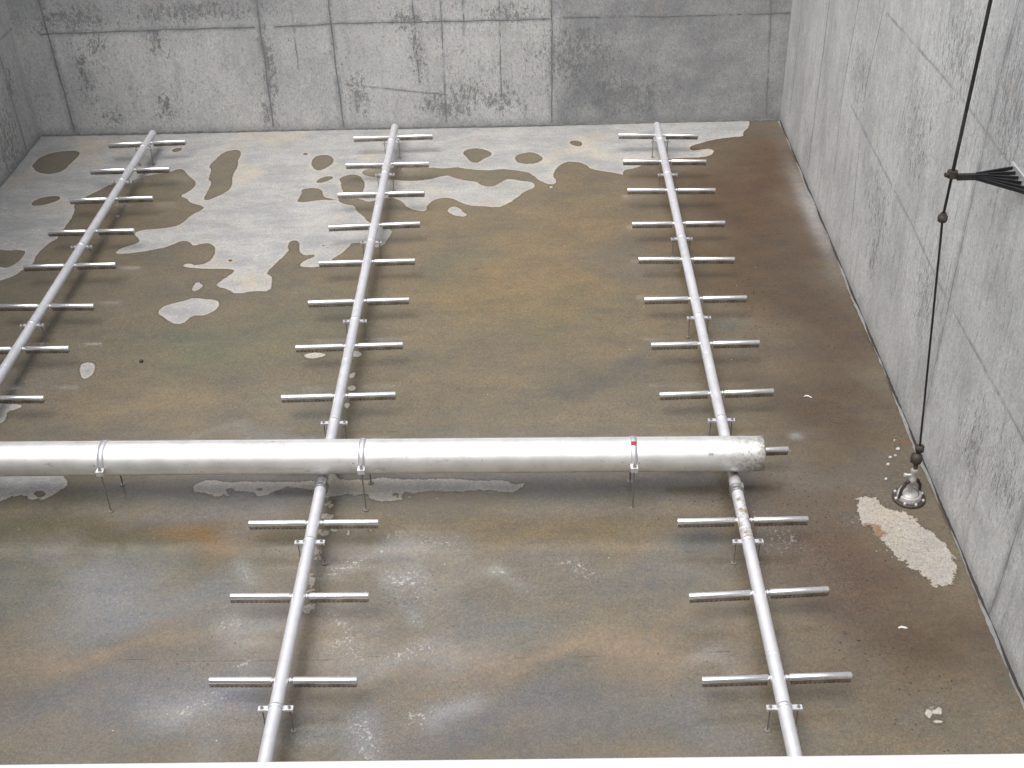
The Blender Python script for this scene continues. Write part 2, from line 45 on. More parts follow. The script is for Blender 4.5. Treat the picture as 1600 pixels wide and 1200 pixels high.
# ------------------------------------------------------------------ helpers
KA = .80
def lin(c):
    o = []
    for v in c[:3]:
        v = v/255; o.append((v/12.92 if v < .04045 else ((v+.055)/1.055)**2.4)*KA)
    return o
class NT:
    def __init__(s, name):
        s.m = bpy.data.materials.new(name); s.m.use_nodes = True; s.t = s.m.node_tree; s.b = s.t.nodes['Principled BSDF']
        s.oc = s.t.nodes.new('ShaderNodeTexCoord').outputs['Object']
    def put(s, sock, v):
        if isinstance(v, (int, float)): sock.default_value = (v, v, v, 1) if sock.type == 'RGBA' else v
        elif isinstance(v, (tuple, list)): sock.default_value = tuple(v)+((1,) if len(v) == 3 and sock.type == 'RGBA' else ())
        else: s.t.links.new(v, sock)
    def math(s, op, a, b=0., clamp=False):
        n = s.t.nodes.new('ShaderNodeMath'); n.operation = op; n.use_clamp = clamp
        s.put(n.inputs[0], a); s.put(n.inputs[1], b); return n.outputs[0]
    def noise(s, scale, detail=3, rough=.5, st=(1, 1, 1), off=(0, 0, 0), col=False, dist=0):
        mp = s.t.nodes.new('ShaderNodeMapping'); mp.inputs['Scale'].default_value = st; mp.inputs['Location'].default_value = off
        s.t.links.new(s.oc, mp.inputs[0]); n = s.t.nodes.new('ShaderNodeTexNoise')
        n.inputs['Scale'].default_value = scale; n.inputs['Detail'].default_value = detail; n.inputs['Roughness'].default_value = rough; n.inputs['Distortion'].default_value = dist
        s.t.links.new(mp.outputs[0], n.inputs['Vector']); return n.outputs['Color' if col else 'Fac']
    def voro(s, scale, st=(1, 1, 1), off=(0, 0, 0)):
        mp = s.t.nodes.new('ShaderNodeMapping'); mp.inputs['Scale'].default_value = st; mp.inputs['Location'].default_value = off
        s.t.links.new(s.oc, mp.inputs[0]); n = s.t.nodes.new('ShaderNodeTexVoronoi'); n.inputs['Scale'].default_value = scale
        s.t.links.new(mp.outputs[0], n.inputs['Vector']); return n.outputs
    def ramp(s, v, a, b, lo=0., hi=1.):
        n = s.t.nodes.new('ShaderNodeMapRange'); n.interpolation_type = 'SMOOTHSTEP'
        s.put(n.inputs[0], v); n.inputs[1].default_value = a; n.inputs[2].default_value = b; n.inputs[3].default_value = lo; n.inputs[4].default_value = hi
        return n.outputs[0]
    def mix(s, f, a, b, mode='MIX'):
        n = s.t.nodes.new('ShaderNodeMix'); n.data_type = 'RGBA'; n.blend_type = mode
        s.put(n.inputs[0], f); s.put(n.inputs[6], a); s.put(n.inputs[7], b); return n.outputs[2]
    def grain(s, c, scale, amt, st=(1, 1, 1)):
        # sand and aggregate: every little cell its own shade and a hint of its own hue
        v = s.voro(scale, st, (.3, .7, .1))['Color']; bw = s.t.nodes.new('ShaderNodeRGBToBW'); s.t.links.new(v, bw.inputs[0])
        col = s.mix(.75, v, bw.outputs[0])
        lo = 1-amt; k = s.t.nodes.new('ShaderNodeVectorMath'); k.operation = 'MULTIPLY_ADD'; s.t.links.new(col, k.inputs[0])
        k.inputs[1].default_value = (2*amt,)*3; k.inputs[2].default_value = (lo,)*3
        return s.mix(1, c, k.outputs[0], 'MULTIPLY')
    def attr(s, name):
        n = s.t.nodes.new('ShaderNodeAttribute'); n.attribute_name = name; return n
    def bump(s, h, dist, strength=1.):
        n = s.t.nodes.new('ShaderNodeBump'); n.inputs['Distance'].default_value = dist; n.inputs['Strength'].default_value = strength
        s.put(n.inputs['Height'], h); s.t.links.new(n.outputs[0], s.b.inputs['Normal']); return n
    def set(s, **k):
        for a, v in k.items(): s.put(s.b.inputs[a.replace('_', ' ')], v)
def mesh_obj(name, verts, faces, mat, parent=None, smooth=False, loc=None):
    me = bpy.data.meshes.new(name); me.from_pydata([tuple(v) for v in verts], [], faces); me.update()
    o = bpy.data.objects.new(name, me); C.collection.objects.link(o)
    for m in (mat if isinstance(mat, (list, tuple)) else [mat]): me.materials.append(m)
    if smooth: me.polygons.foreach_set('use_smooth', [True]*len(me.polygons))
    if parent: o.parent = parent
    if loc: o.location = loc
    return o
class MB:
    def __init__(s): s.v, s.f, s.sm = [], [], []
    def add(s, v, f, sm=False):
        n = len(s.v); s.v += [Vector(p) for p in v]; s.f += [tuple(i+n for i in q) for q in f]; s.sm += [sm]*len(f); return s
    def box(s, x0, x1, y0, y1, z0, z1, mat=None):
        v = [Vector((x, y, z)) for z in (z0, z1) for y in (y0, y1) for x in (x0, x1)]
        if mat: v = [mat @ p for p in v]
        return s.add(v, [(0, 2, 3, 1), (4, 5, 7, 6), (0, 1, 5, 4), (2, 6, 7, 3), (0, 4, 6, 2), (1, 3, 7, 5)])
    def lathe(s, prof, a, axis, n=24, closed=True):
        a = Vector(a); ax = Vector(axis).normalized(); u = ax.orthogonal().normalized(); w = ax.cross(u)
        v = []; f = []
        for t, r in prof:
            for k in range(n):
                an = 2*math.pi*k/n; v.append(a+ax*t+u*(r*math.cos(an))+w*(r*math.sin(an)))
        for j in range(len(prof)-1):
            for k in range(n):
                k2 = (k+1) % n; f.append((j*n+k, j*n+k2, (j+1)*n+k2, (j+1)*n+k))
        s.add(v, f, True)
        if closed:
            m = (len(prof)-1)*n
            s.add(v[:n], [tuple(range(n-1, -1, -1))]); s.add(v[m:m+n], [tuple(range(n))])
        return s
    def tube(s, a, b, r, n=20, bev=0):
        a, b = Vector(a), Vector(b); L = (b-a).length
        pr = [(0, r), (L, r)] if not bev else [(0, r-bev), (bev*.35, r-bev*.35), (bev, r), (L-bev, r), (L-bev*.35, r-bev*.35), (L, r-bev)]
        return s.lathe(pr, a, b-a, n)
    def build(s, name, mat, parent=None, loc=None):
        o = mesh_obj(name, s.v, s.f, mat, parent, False, loc)
        o.data.polygons.foreach_set('use_smooth', s.sm); return o
def tag(o, label=None, cat=None, group=None, kind=None):
    for k, v in (('label', label), ('category', cat), ('group', group), ('kind', kind)):
        if v: o[k] = v
    return o
def empty(name, loc=(0, 0, 0)):
    o = bpy.data.objects.new(name, None); o.location = loc; o.empty_display_size = .1; C.collection.objects.link(o); return o
# ------------------------------------------------------------------ fields on the surfaces
def poly_sd(px, py, P):
    P = np.array(P); A = P; B = np.roll(P, -1, 0)
    d2 = np.full(px.shape, 1e9); ins = np.zeros(px.shape, bool)
    for (ax, ay), (bx, by) in zip(A, B):
        ex, ey = bx-ax, by-ay; wx, wy = px-ax, py-ay
        t = np.clip((wx*ex+wy*ey)/(ex*ex+ey*ey+1e-12), 0, 1)
        d2 = np.minimum(d2, (wx-ex*t)**2+(wy-ey*t)**2)
        if ay != by: ins ^= ((ay > py) != (by > py)) & (px < (bx-ax)*(py-ay)/(by-ay)+ax)
    d = np.sqrt(d2); return np.where(ins, d, -d)
def soft(P, k):      # round the surveyed outline off
    P = np.array(P)
    for _ in range(k): Q = np.roll(P, -1, 0); P = np.stack([P*.75+Q*.25, P*.25+Q*.75], 1).reshape(-1, 2)
    return P
def line_d(px, py, P):
    d2 = np.full(px.shape, 1e9)
    for (ax, ay), (bx, by) in zip(P[:-1], P[1:]):
        ex, ey = bx-ax, by-ay; wx, wy = px-ax, py-ay
        t = np.clip((wx*ex+wy*ey)/(ex*ex+ey*ey+1e-12), 0, 1)
        d2 = np.minimum(d2, (wx-ex*t)**2+(wy-ey*t)**2)
    return np.sqrt(d2)
def gauss(px, py, g): return np.exp(-(((px-g[0])/g[2])**2+((py-g[1])/g[3])**2))
def grid(name, a0, a1, b0, b1, step, place, mat, flip=False):
    na = int(abs(a1-a0)/step)+1; nb = int(abs(b1-b0)/step)+1
    A, B = np.meshgrid(np.linspace(a0, a1, na), np.linspace(b0, b1, nb)); A = A.ravel(); B = B.ravel()
    co = np.stack(place(A, B), 1).astype(np.float32)
    i = (np.arange(nb-1)[:, None]*na+np.arange(na-1)[None]).ravel()
    q = np.stack([i, i+1, i+na+1, i+na], 1)
    if flip: q = q[:, ::-1]
    me = bpy.data.meshes.new(name); me.vertices.add(len(co)); me.vertices.foreach_set('co', co.ravel())
    me.loops.add(q.size); me.loops.foreach_set('vertex_index', q.ravel().astype(np.int32))
    me.polygons.add(len(q)); me.polygons.foreach_set('loop_start', (np.arange(len(q))*4).astype(np.int32))
    me.update(calc_edges=True); me.materials.append(mat)
    o = bpy.data.objects.new(name, me); C.collection.objects.link(o); return o, A, B
def fattr(o, name, v):
    a = o.data.attributes.new(name, 'FLOAT', 'POINT'); a.data.foreach_set('value', v.astype(np.float32))
def cattr(o, name, v):
    a = o.data.attributes.new(name, 'FLOAT_COLOR', 'POINT')
    a.data.foreach_set('color', np.concatenate([v, np.ones((len(v), 1))], 1).astype(np.float32).ravel())
# ------------------------------------------------------------------ floor material: dry concrete islands in a silty wet film
def floor_mat():
    s = NT('wet_concrete_floor')
    d = s.attr('dry').outputs['Fac']; tint = s.attr('silt_sheen').outputs['Color']; sp = s.attr('fleck').outputs['Fac']; rag = s.attr('ragged').outputs['Fac']
    n1 = s.math('SUBTRACT', s.noise(14, 4, .6), .5); n2 = s.math('SUBTRACT', s.noise(48, 4, .7), .5)
    e = s.math('ADD', d, s.math('ADD', s.math('MULTIPLY', n1, s.math('ADD', s.math('MULTIPLY', rag, .22), .03)), s.math('MULTIPLY', n2, s.math('ADD', s.math('MULTIPLY', rag, .10), .014))))
    dry = s.ramp(e, -.005, .005)
    # dry concrete
    streak = s.noise(7, 6, .7, (.3, 3.4, 1)); mott = s.noise(2.6, 9, .75, (.7, 1.3, 1)); fine = s.noise(95, 2, .8); mid = s.noise(40, 4, .75)
    dc = s.mix(s.ramp(mott, .36, .64), lin((156, 156, 155)), lin((180, 178, 174)))
    dc = s.mix(s.ramp(streak, .5, .7, 0, .38), dc, lin((152, 152, 154)))
    dc = s.mix(s.ramp(s.noise(1.1, 4, .6, off=(4, 2, 0)), .52, .7, 0, .5), dc, lin((196, 182, 158)))
    dc = s.mix(s.ramp(s.voro(9)['Distance'], .02, .09, .35, 0), dc, lin((120, 116, 112)))
    rim = s.ramp(e, .0, .05, 1, 0)
    dc = s.mix(s.math('MULTIPLY', rim, .35), dc, lin((206, 188, 170)))
    spk = s.math('MULTIPLY', s.ramp(s.noise(42, 4, .8, off=(2, 2, 8)), .535, .60), s.attr('ragged').outputs['Fac'])
    dc = s.mix(s.math('MULTIPLY', spk, .7), dc, lin((96, 84, 74)))
    dc = s.mix(s.math('MULTIPLY', s.attr('ragged').outputs['Fac'], .45), dc, lin((160, 150, 136)))
    dirty = s.ramp(s.math('ADD', s.attr('rusty').outputs['Fac'], s.math('MULTIPLY', s.math('SUBTRACT', s.noise(22, 4, .7), .5), 1.6)), .55, .75)
    dc = s.mix(s.math('MULTIPLY', dirty, .75), dc, lin((128, 96, 62)))
    # wet silt
    nc = s.noise(1.9, 9, .74, (.7, 1.3, 1)); nb = s.noise(5.5, 8, .76, (.7, 1.3, 1), (7, 1, 0)); ns = s.noise(9, 7, .76, (.4, 2.2, 1), (2, 6, 0))
    wc = s.mix(s.ramp(nc, .3, .7, 0, .85), s.mix(1, tint, (.78, .84, .92), 'MULTIPLY'), s.mix(1, tint, (1.16, 1.13, 1.06), 'MULTIPLY'))
    wc = s.mix(s.ramp(nb, .5, .68, 0, .4), wc, s.mix(1, tint, (1.2, 1.04, .84), 'MULTIPLY'))
    wc = s.mix(s.ramp(s.noise(3.6, 9, .76, (.8, 1.3, 1), (1, 9, 0)), .52, .66, 0, .5), wc, s.mix(1, tint, (.74, .82, .92), 'MULTIPLY'))
    wc = s.mix(s.ramp(ns, .56, .72, 0, .35), wc, s.mix(1, tint, (.7, .68, .66), 'MULTIPLY'))
    wc = s.mix(s.ramp(s.noise(13, 4, .7, (.5, 1.6, 1), (5, 5, 0)), .6, .74, 0, .3), wc, s.mix(1, tint, (1.5, 1.42, 1.36), 'MULTIPLY'))
    wc = s.mix(s.ramp(s.noise(16, 6, .8, (.8, 1.2, 1), (3, 4, 0)), .56, .66, 0, .35), wc, s.mix(1, tint, (1.32, .98, .72), 'MULTIPLY'))
    wc = s.mix(s.ramp(s.noise(11, 6, .8, (.8, 1.2, 1), (9, 4, 0)), .56, .68, 0, .4), wc, s.mix(1, tint, (.80, .90, .84), 'MULTIPLY'))
    wc = s.mix(s.ramp(s.noise(30, 5, .8, (.6, 1.2, 1), (9, 8, 0)), .62, .69, 0, .5), wc, s.mix(1, tint, (.56, .52, .5), 'MULTIPLY'))
    gr = s.attr('grit').outputs['Fac']; g1 = s.voro(19, off=(1, 3, 0))['Distance']; g2 = s.noise(27, 5, .8, off=(4, 4, 0))
    wc = s.mix(s.math('MULTIPLY', gr, s.ramp(g1, .10, .20, .85, 0)), wc, lin((50, 38, 30)))
    wc = s.mix(s.math('MULTIPLY', gr, s.ramp(g2, .60, .68, 0, .8)), wc, lin((84, 58, 44)))
    v = s.voro(14, off=(3, 3, 0)); vsel = s.ramp(s.noise(1.3, 2, .5, off=(8, 3, 0)), .48, .7)
    wc = s.mix(s.math('MULTIPLY', s.ramp(v['Distance'], .05, .13, .8, 0), vsel), wc, lin((58, 46, 38)))
    fl = s.math('ADD', sp, s.math('MULTIPLY', s.math('SUBTRACT', s.noise(24, 6, .8), .5), 3.6))
    fl = s.math('MULTIPLY', s.ramp(fl, 1.08, 1.3), s.ramp(sp, .05, .4))
    haze = s.math('MULTIPLY', sp, s.ramp(s.noise(70, 5, .75), .45, .68, 0, .30))
    wc = s.mix(haze, wc, lin((186, 184, 184))); wc = s.mix(s.math('MULTIPLY', fl, .6), wc, lin((192, 190, 188)))
    v2 = s.voro(4.2, off=(1, 7, 0)); wc = s.mix(s.ramp(v2['Distance'], .018, .028, .8, 0), wc, lin((200, 194, 184)))
    edge = s.ramp(e, -.028, -.004); wc = s.mix(s.math('MULTIPLY', edge, .5), wc, s.mix(1, tint, (.5, .5, .48), 'MULTIPLY'))
    c = s.mix(dry, wc, dc)
    g = s.math('ADD', .40, s.math('ADD', s.math('MULTIPLY', fine, .75), s.math('MULTIPLY', mid, .45)))
    gm = s.t.nodes.new('ShaderNodeCombineColor'); [s.t.links.new(g, gm.inputs[k]) for k in range(3)]
    c = s.mix(1, c, gm.outputs[0], 'MULTIPLY')
    c = s.grain(s.grain(c, 95, .17), 38, .05)
    fc = s.t.nodes.new('ShaderNodeHueSaturation'); fc.inputs['Saturation'].default_value = 1.02; s.t.links.new(c, fc.inputs['Color'])
    crack = s.attr('crack').outputs['Fac']
    ck = s.ramp(s.math('ADD', crack, s.math('MULTIPLY', s.noise(6, 4, .8), .03)), .012, .026, 1, 0)
    c = s.mix(s.math('MULTIPLY', ck, .6), fc.outputs[0], lin((76, 64, 54)))
    wr = s.ramp(s.noise(3, 4, .6, off=(3, 8, 0)), .3, .7, .10, .26)
    rough = s.mix(dry, s.mix(fl, wr, .7), .9)
    rs = s.t.nodes.new('ShaderNodeRGBToBW'); s.t.links.new(rough, rs.inputs[0])
    s.set(Base_Color=c, Roughness=rs.outputs[0]); s.put(s.b.inputs['Specular IOR Level'], s.ramp(dry, 0, 1, .5, .3))
    hb = s.math('ADD', s.math('MULTIPLY', s.noise(120, 3, .6), s.ramp(dry, 0, 1, .07, 1)), s.math('MULTIPLY', s.noise(9, 3, .5), s.ramp(dry, 0, 1, .22, .8)))
    hb = s.math('SUBTRACT', hb, s.math('MULTIPLY', ck, 1.5))
    s.bump(hb, .004, .45); return s.m
FLOOR = floor_mat()
def build_floor():
    place = lambda A, B: [A, B, .004*np.sin(A*1.3+B*.7)+.003*np.sin(B*2.1-A*.5)]
    o, X, Y = grid('floor', XL-.1, 1.68, -4.4, YB+.1, .025, place, FLOOR)
    act = Y > .2
    d = np.full(X.shape, -1.); x, y = X[act], Y[act]; dd = np.full(x.shape, -1.)
    for P in DRY: dd = np.maximum(dd, poly_sd(x, y, soft(P, 1 if len(P) > 60 else 2)))
    for P in WET: dd = np.minimum(dd, -poly_sd(x, y, soft(P, 2)))
    d[act] = dd; fattr(o, 'dry', d)
    col = np.tile(np.array(lin((124, 114, 98))), (len(X), 1))
    Xw = X+.16*np.sin(Y*3.1+1.3*np.sin(X*1.7))+.08*np.sin(Y*7.3+X*4.1)+.04*np.sin(X*13+Y*9); Yw = Y+.15*np.sin(X*2.3+1.7*np.sin(Y*2.1))+.08*np.sin(X*6.1-Y*5)+.04*np.sin(X*12.1-Y*8)
    for cx, cy, rx, ry, c, w in TINT:
        g = (gauss(Xw if rx > .1 else X, Yw if rx > .1 else Y, (cx, cy, rx, ry))*w)[:, None]; col = col*(1-g)+np.array(lin(c))*g
    col *= .92
    cattr(o, 'silt_sheen', col)  # silt colours with the light reflection by the right wall painted in
    sp = np.zeros(X.shape)
    for g in SPECK: sp = np.maximum(sp, gauss(Xw, Yw, g))
    fattr(o, 'fleck', sp)
    gt = np.zeros(X.shape)
    for g in GRIT: gt = np.maximum(gt, gauss(X, Y, g))
    fattr(o, 'grit', gt)
    rg = np.zeros(X.shape); rg += gauss(X, Y, (1.05, 2.05, .5, .7)) + np.exp(-((Y-2.75)/.35)**2)*.35 + gauss(X, Y, (-3.3, 2.0, .25, .9))
    fattr(o, 'ragged', np.clip(rg, 0, 1))
    ru = 1.15*gauss(X, Y, (.93, 2.42, .12, .12)) + .55*gauss(X, Y, (1.12, 1.95, .12, .1)) + .5*gauss(X, Y, (1.25, 1.7, .15, .1)); fattr(o, 'rusty', ru)
    wob = .02*np.sin(X*3.1)+.012*np.sin(X*7.7+1)
    cr = np.abs(Y-1.19+wob*.6)+np.where(np.sin(X*2.3+.5)+.4*np.sin(X*9) > .75, .05, 0)+np.where(X > -.3, .1, 0)
    cr = np.minimum(cr, np.hypot(np.maximum(0, np.abs(X+3.9)-2.2), Y-2.42-.01*np.sin(X*5))+.011)
    fattr(o, 'crack', cr)
    return tag(o, kind='structure')
build_floor()
# ------------------------------------------------------------------ cast concrete walls
def wall_mat(name, ver, right=False):
    s = NT(name)
    sm = s.attr('seam').outputs['Fac']; tone = s.attr('tone').outputs['Fac']; pit = s.attr('pit').outputs['Fac']; low = s.attr('low').outputs['Fac']
    st = (1, 1, .5) if not right else (1, 1, .24)
    a, b = ((204, 203, 200), (182, 182, 181)) if not right else ((203, 203, 201), (178, 178, 177))
    c = s.mix(s.ramp(s.noise(1.3, 6, .62, (1, 1, .7)), .35, .68), lin(a), lin(b))
    c = s.mix(s.ramp(s.noise(5, 9, .8, (1, 1, .7), (1, 5, 5)), .52, .64, 0, .5), c, lin((164, 164, 163)))
    c = s.mix(s.ramp(s.noise(3.3, 5, .6, (1, 1, .35), (4, 4, 1)), .48, .7, 0, .5), c, lin((204, 203, 199)))
    c = s.mix(s.ramp(s.noise(9, 5, .65, (1, 1, .12), (1, 4, 1)), .5, .72, 0, .42), c, lin((156, 156, 155)))
    c = s.mix(s.ramp(s.noise(2.0, 9, .8, (1, 1, .6), (7, 3, 1)), .53, .60, 0, .45), c, lin((212, 212, 209)))
    c = s.mix(tone, c, s.mix(s.ramp(s.noise(2.4, 5, .65, off=(3, 3, 3)), .35, .65), lin((132, 133, 136)), lin((160, 160, 159))))
    # pits and scabs where the form face pulled off
    p = s.math('ADD', s.math('MULTIPLY', pit, .17), s.noise(28 if right else 22, 6, .75, st, (2, 2, 2)))
    scab = s.ramp(p, .70, .73) if right else s.ramp(p, .66, .68)
    p2 = s.math('ADD', s.math('MULTIPLY', pit, .10), s.noise(58, 5, .7, st, (5, 2, 2)))
    scab2 = s.ramp(p2, .625, .68)
    blob = s.math('MAXIMUM', scab, scab2)
    c = s.mix(s.math('MULTIPLY', blob, .8), c, s.mix(s.noise(6, 3, .5), lin((104, 105, 106)), lin((150, 149, 146))))
    tick = s.noise(62, 3, .7, (1, 1, .11 if right else .3), (8, 1, 3)); c = s.mix(s.math('MULTIPLY', s.ramp(tick, .62, .70), s.ramp(s.noise(1.7, 4, .6, off=(1, 6, 3)), .4, .6, .2, .8)), c, lin((118, 118, 117)))
    tick2 = s.noise(30, 5, .7, (1, 1, .09 if right else .5), (3, 1, 7)); c = s.mix(s.math('MULTIPLY', s.ramp(tick2, .56, .64), .5), c, lin((138, 138, 138)))
    v = s.voro(26, (1, 1, .6)); c = s.mix(s.math('MULTIPLY', s.ramp(v['Distance'], .06, .14, .75, 0), s.ramp(s.noise(2.1, 3, .5, off=(6, 1, 1)), .45, .62)), c, lin((92, 92, 92)))
    warm = s.ramp(s.noise(4.1, 4, .6, off=(9, 9, 2)), .6, .75, 0, .22); c = s.mix(warm, c, lin((176, 160, 142)))
    # stains along seams
    halo = s.math('MULTIPLY', s.ramp(sm, 0, .07, 1, 0), s.ramp(s.noise(5, 4, .6, off=(2, 8, 5)), .3, .7, .05, .75))
    c = s.mix(halo, c, lin((126, 128, 131)))
    lowm = s.math('MULTIPLY', s.ramp(s.math('ADD', low, s.math('MULTIPLY', s.math('SUBTRACT', s.noise(7, 4, .6), .5), .16)), .0, .16, 1, 0), .5)
    c = s.mix(lowm, c, lin((136, 136, 134)))
    g = s.math('ADD', .44, s.math('ADD', s.math('MULTIPLY', s.noise(90, 2, .8, (1, 1, .6)), .75), s.math('MULTIPLY', s.noise(40, 4, .75, (1, 1, .5)), .40)))
    gm = s.t.nodes.new('ShaderNodeCombineColor'); [s.t.links.new(g, gm.inputs[k]) for k in range(3)]
    c = s.mix(1, c, gm.outputs[0], 'MULTIPLY')
    c = s.mix(1, c, (1.1, 1.1, 1.1), 'MULTIPLY'); c = s.grain(s.grain(c, 95, .15, (1, 1, .7)), 40, .05, (1, 1, .6))
    s.set(Base_Color=c, Roughness=.88); s.put(s.b.inputs['Specular IOR Level'], .3)
    h = s.math('SUBTRACT', s.math('MULTIPLY', s.noise(60, 4, .6, (1, 1, .5)), .6), s.math('MULTIPLY', blob, .55))
    s.bump(s.math('ADD', h, s.math('MULTIPLY', s.noise(7, 3, .5), 1.0)), .006, .6)
    return s.m
def seam_mat():
    s = NT('form_seam'); c = s.mix(s.noise(12, 4, .7), lin((92, 94, 96)), lin((168, 168, 166)))
    s.set(Base_Color=c, Roughness=.95); s.bump(s.noise(80, 3, .6), .004, .6); return s.m
SEAM = seam_mat()
def lowpass(A, B): return B
WALLS = {}
def seams(name, lines, to3, nrm, parent):
    nrm = Vector(nrm); rr = random.Random(len(lines)+3)
    for P, w in lines:
        mb = MB(); pts = []
        for (a, b), (c, d) in zip(P[:-1], P[1:]):
            n = max(2, int(math.hypot(c-a, d-b)/.05))
            pts += [(a+(c-a)*k/n, b+(d-b)*k/n) for k in range(n)]
        pts.append(P[-1])
        # crack-like strip with wandering width, gaps where the seam is tight
        dirv = Vector(to3(*P[-1]))-Vector(to3(*P[0])); dirv.normalize(); side = dirv.cross(nrm).normalized()
        prev = None; ph = rr.uniform(0, 9)
        for k, p in enumerate(pts):
            q = Vector(to3(*p)); ww = .0038*w*(.55+.9*rr.random()*abs(math.sin(k*.31+ph))+.25)
            wob = side*(.003*math.sin(k*.5+ph)+rr.uniform(-.002, .002))
            cur = (q+wob-side*ww, q+wob+nrm*.004, q+wob+side*ww)
            if prev and not (w < 1.2 and math.sin(k*.23+ph*2) > .55 and rr.random() < .8):
                mb.add([*prev, *cur], [(0, 1, 4, 3), (1, 2, 5, 4)], True)
            prev = cur
        if mb.v: tag(mb.build('form_seam', SEAM, parent))
def extend(P, a):   # carry a seam on upward beyond the surveyed stretch, so the wall is whole
    (x0, y0), (x1, y1) = P[0], P[1]; L = math.hypot(x1-x0, y1-y0); return [(x0+(x0-x1)/L*a, y0+(y0-y1)/L*a)]+list(P)
def finish_wall(o, A, B, lines, pits, tone):
    sd = np.full(A.shape, 9.)
    for P, w in lines:
        sd = np.minimum(sd, line_d(A, B, P)/max(.35, min(1.3, w*.55)))
    fattr(o, 'seam', sd); fattr(o, 'low', B)
    pt = np.zeros(A.shape)
    for g in pits: pt = np.maximum(pt, gauss(A, B, g))
    fattr(o, 'pit', pt); fattr(o, 'tone', np.clip(tone(A, B), 0, 1))
def slab(name, x0, x1, y0, y1, z0, z1, mat, parent):
    return MB().box(x0, x1, y0, y1, z0, z1).build(name, mat, parent)
sg = lambda t, k: 1/(1+np.exp(-np.clip(t*k, -40, 40)))
WM = wall_mat('cast_wall', True); WMR = wall_mat('streaked_cast_wall', True, True)
PLAIN = NT('plain_concrete'); PLAIN.set(Base_Color=PLAIN.mix(PLAIN.noise(4, 5, .6), lin((150, 150, 148)), lin((190, 188, 184))), Roughness=.9); PLAIN.bump(PLAIN.noise(60, 4, .6), .004, .5); PLAIN = PLAIN.m
BS = [((extend(P, 3.2) if abs(P[0][0]-P[-1][0]) < .6 and w > .75 else P), w) for P, w in BSEAM]
def build_back():
    o, A, B = grid('back_wall', XL, 1.62, -.03, TOP, .025, lambda A, B: [A, A*0+YB+.006*np.sin(A*1.1)*np.sin(B*1.7), B], WM)
    ex = [(random.uniform(XL, 1.6), random.uniform(1.8, 4.8), random.uniform(.15, .5), random.uniform(.1, .4)) for _ in range(14)]
    tone = lambda a, b: sg(a+1.30+.02*np.sin(b*9), 30)*(.72+.3*sg(.95-b+.15*np.sin(a*3), 4)*sg(a+1.4, 3)*sg(.2-a, 2)) + .5*sg(b-1.42, 12)*sg(-4.2-a, 3)+.15*sg(b-1.45, 10)
    finish_wall(o, A, B, BS, BPIT+ex, tone)
    tag(o, 'grey cast concrete tank wall at the far end, darker towards the right corner', 'tank wall')
    seams('b', BS, lambda a, z: (a, YB-.002+.006*math.sin(a*1.1)*math.sin(z*1.7), z), (0, -1, 0), o)
    slab('wall_body', XL-.35, 1.95, YB+.03, YB+.4, -.3, TOP+.002, PLAIN, o)
    mb = MB(); rr = random.Random(5)
    for k in range(190):
        x = XL+.02+k*.051
        if x > 1.56: break
        mb.box(x, x+.0512, YB-.012-rr.uniform(0, .012), YB-.004, .0, .012+rr.uniform(0, .014))
    mb.build('base_joint', SEAM, o); return o
build_back()
RS = [((extend(P, 2.) if w > .65 and abs(P[0][0]-P[-1][0]) < .35 else P), w) for P, w in RSEAM]
def build_right():
    f = lambda a, b: [XR(a)+.005*np.sin(a*.9)*np.sin(b*1.3), a, b]
    o, A, B = grid('right_wall', -4.4, YB, -.03, TOP, .025, f, WMR, True)
    ex = [(3.0, 3.2, .5, .6), (4.2, 3.1, .7, .5), (2.3, 3.3, .3, .8), (5.6, 1.1, .6, .5), (3.9, 1.2, .5, .4), (4.8, 2.2, .5, .5), (2.4, .8, .3, .5)]
    ex += [(random.uniform(-4, 10), random.uniform(0, 4.8), random.uniform(.2, .6), random.uniform(.2, .7)) for _ in range(16)]
    tone = lambda a, b: .35*sg(3.36-a, 20)*sg(b-2.2, 2) + .12*sg(a-8.8, 3)
    finish_wall(o, A, B, RS, ex, tone)
    tag(o, 'pale streaked cast concrete tank wall on the right behind the black rod', 'tank wall')
    seams('r', RS, lambda y, z: (XR(y)+.002+.005*math.sin(y*.9)*math.sin(z*1.3), y, z), (-1, 0, 0), o)
    mb = MB(); mb.add([(XR(-4.4)+.03, -4.4, -.3), (XR(-4.4)+.4, -4.4, -.3), (XR(YB)+.4, YB+.03, -.3), (XR(YB)+.03, YB+.03, -.3),
        (XR(-4.4)+.03, -4.4, TOP+.002), (XR(-4.4)+.4, -4.4, TOP+.002), (XR(YB)+.4, YB+.03, TOP+.002), (XR(YB)+.03, YB+.03, TOP+.002)],
        [(0, 3, 2, 1), (4, 5, 6, 7), (0, 1, 5, 4), (1, 2, 6, 5), (2, 3, 7, 6), (3, 0, 4, 7)]); mb.build('wall_body', PLAIN, o)
    # mortar fillet and open joint at the foot
    rr = random.Random(8); mb = MB(); mc = MB(); prev = None
    for k in range(300):
        y = -4.2+k*.0487; w = .024+.010*math.sin(k*.13)+rr.uniform(-.005, .005); h = .014+rr.uniform(-.004, .004); g = .011+.008*math.sin(k*.37)+rr.uniform(0, .004)
        x = XR(y)
        cur = [(x-w, y, .003), (x-w*.45, y, h*.55), (x-g, y, h)], [(x-g, y, h-.001), (x+.006, y, h+.003+rr.uniform(0, .01))]
        if prev:
            mb.add([*prev[0], *cur[0]], [(0, 1, 4, 3), (1, 2, 5, 4)], True); mc.add([*prev[1], *cur[1]], [(0, 1, 3, 2)])
        prev = cur
    mb.build('mortar_fillet', SEAM, o); mc.build('base_joint', DARKJ, o); return o
dj = NT('open_joint'); dj.set(Base_Color=lin((58, 52, 46)), Roughness=.95); DARKJ = dj.m
build_right()
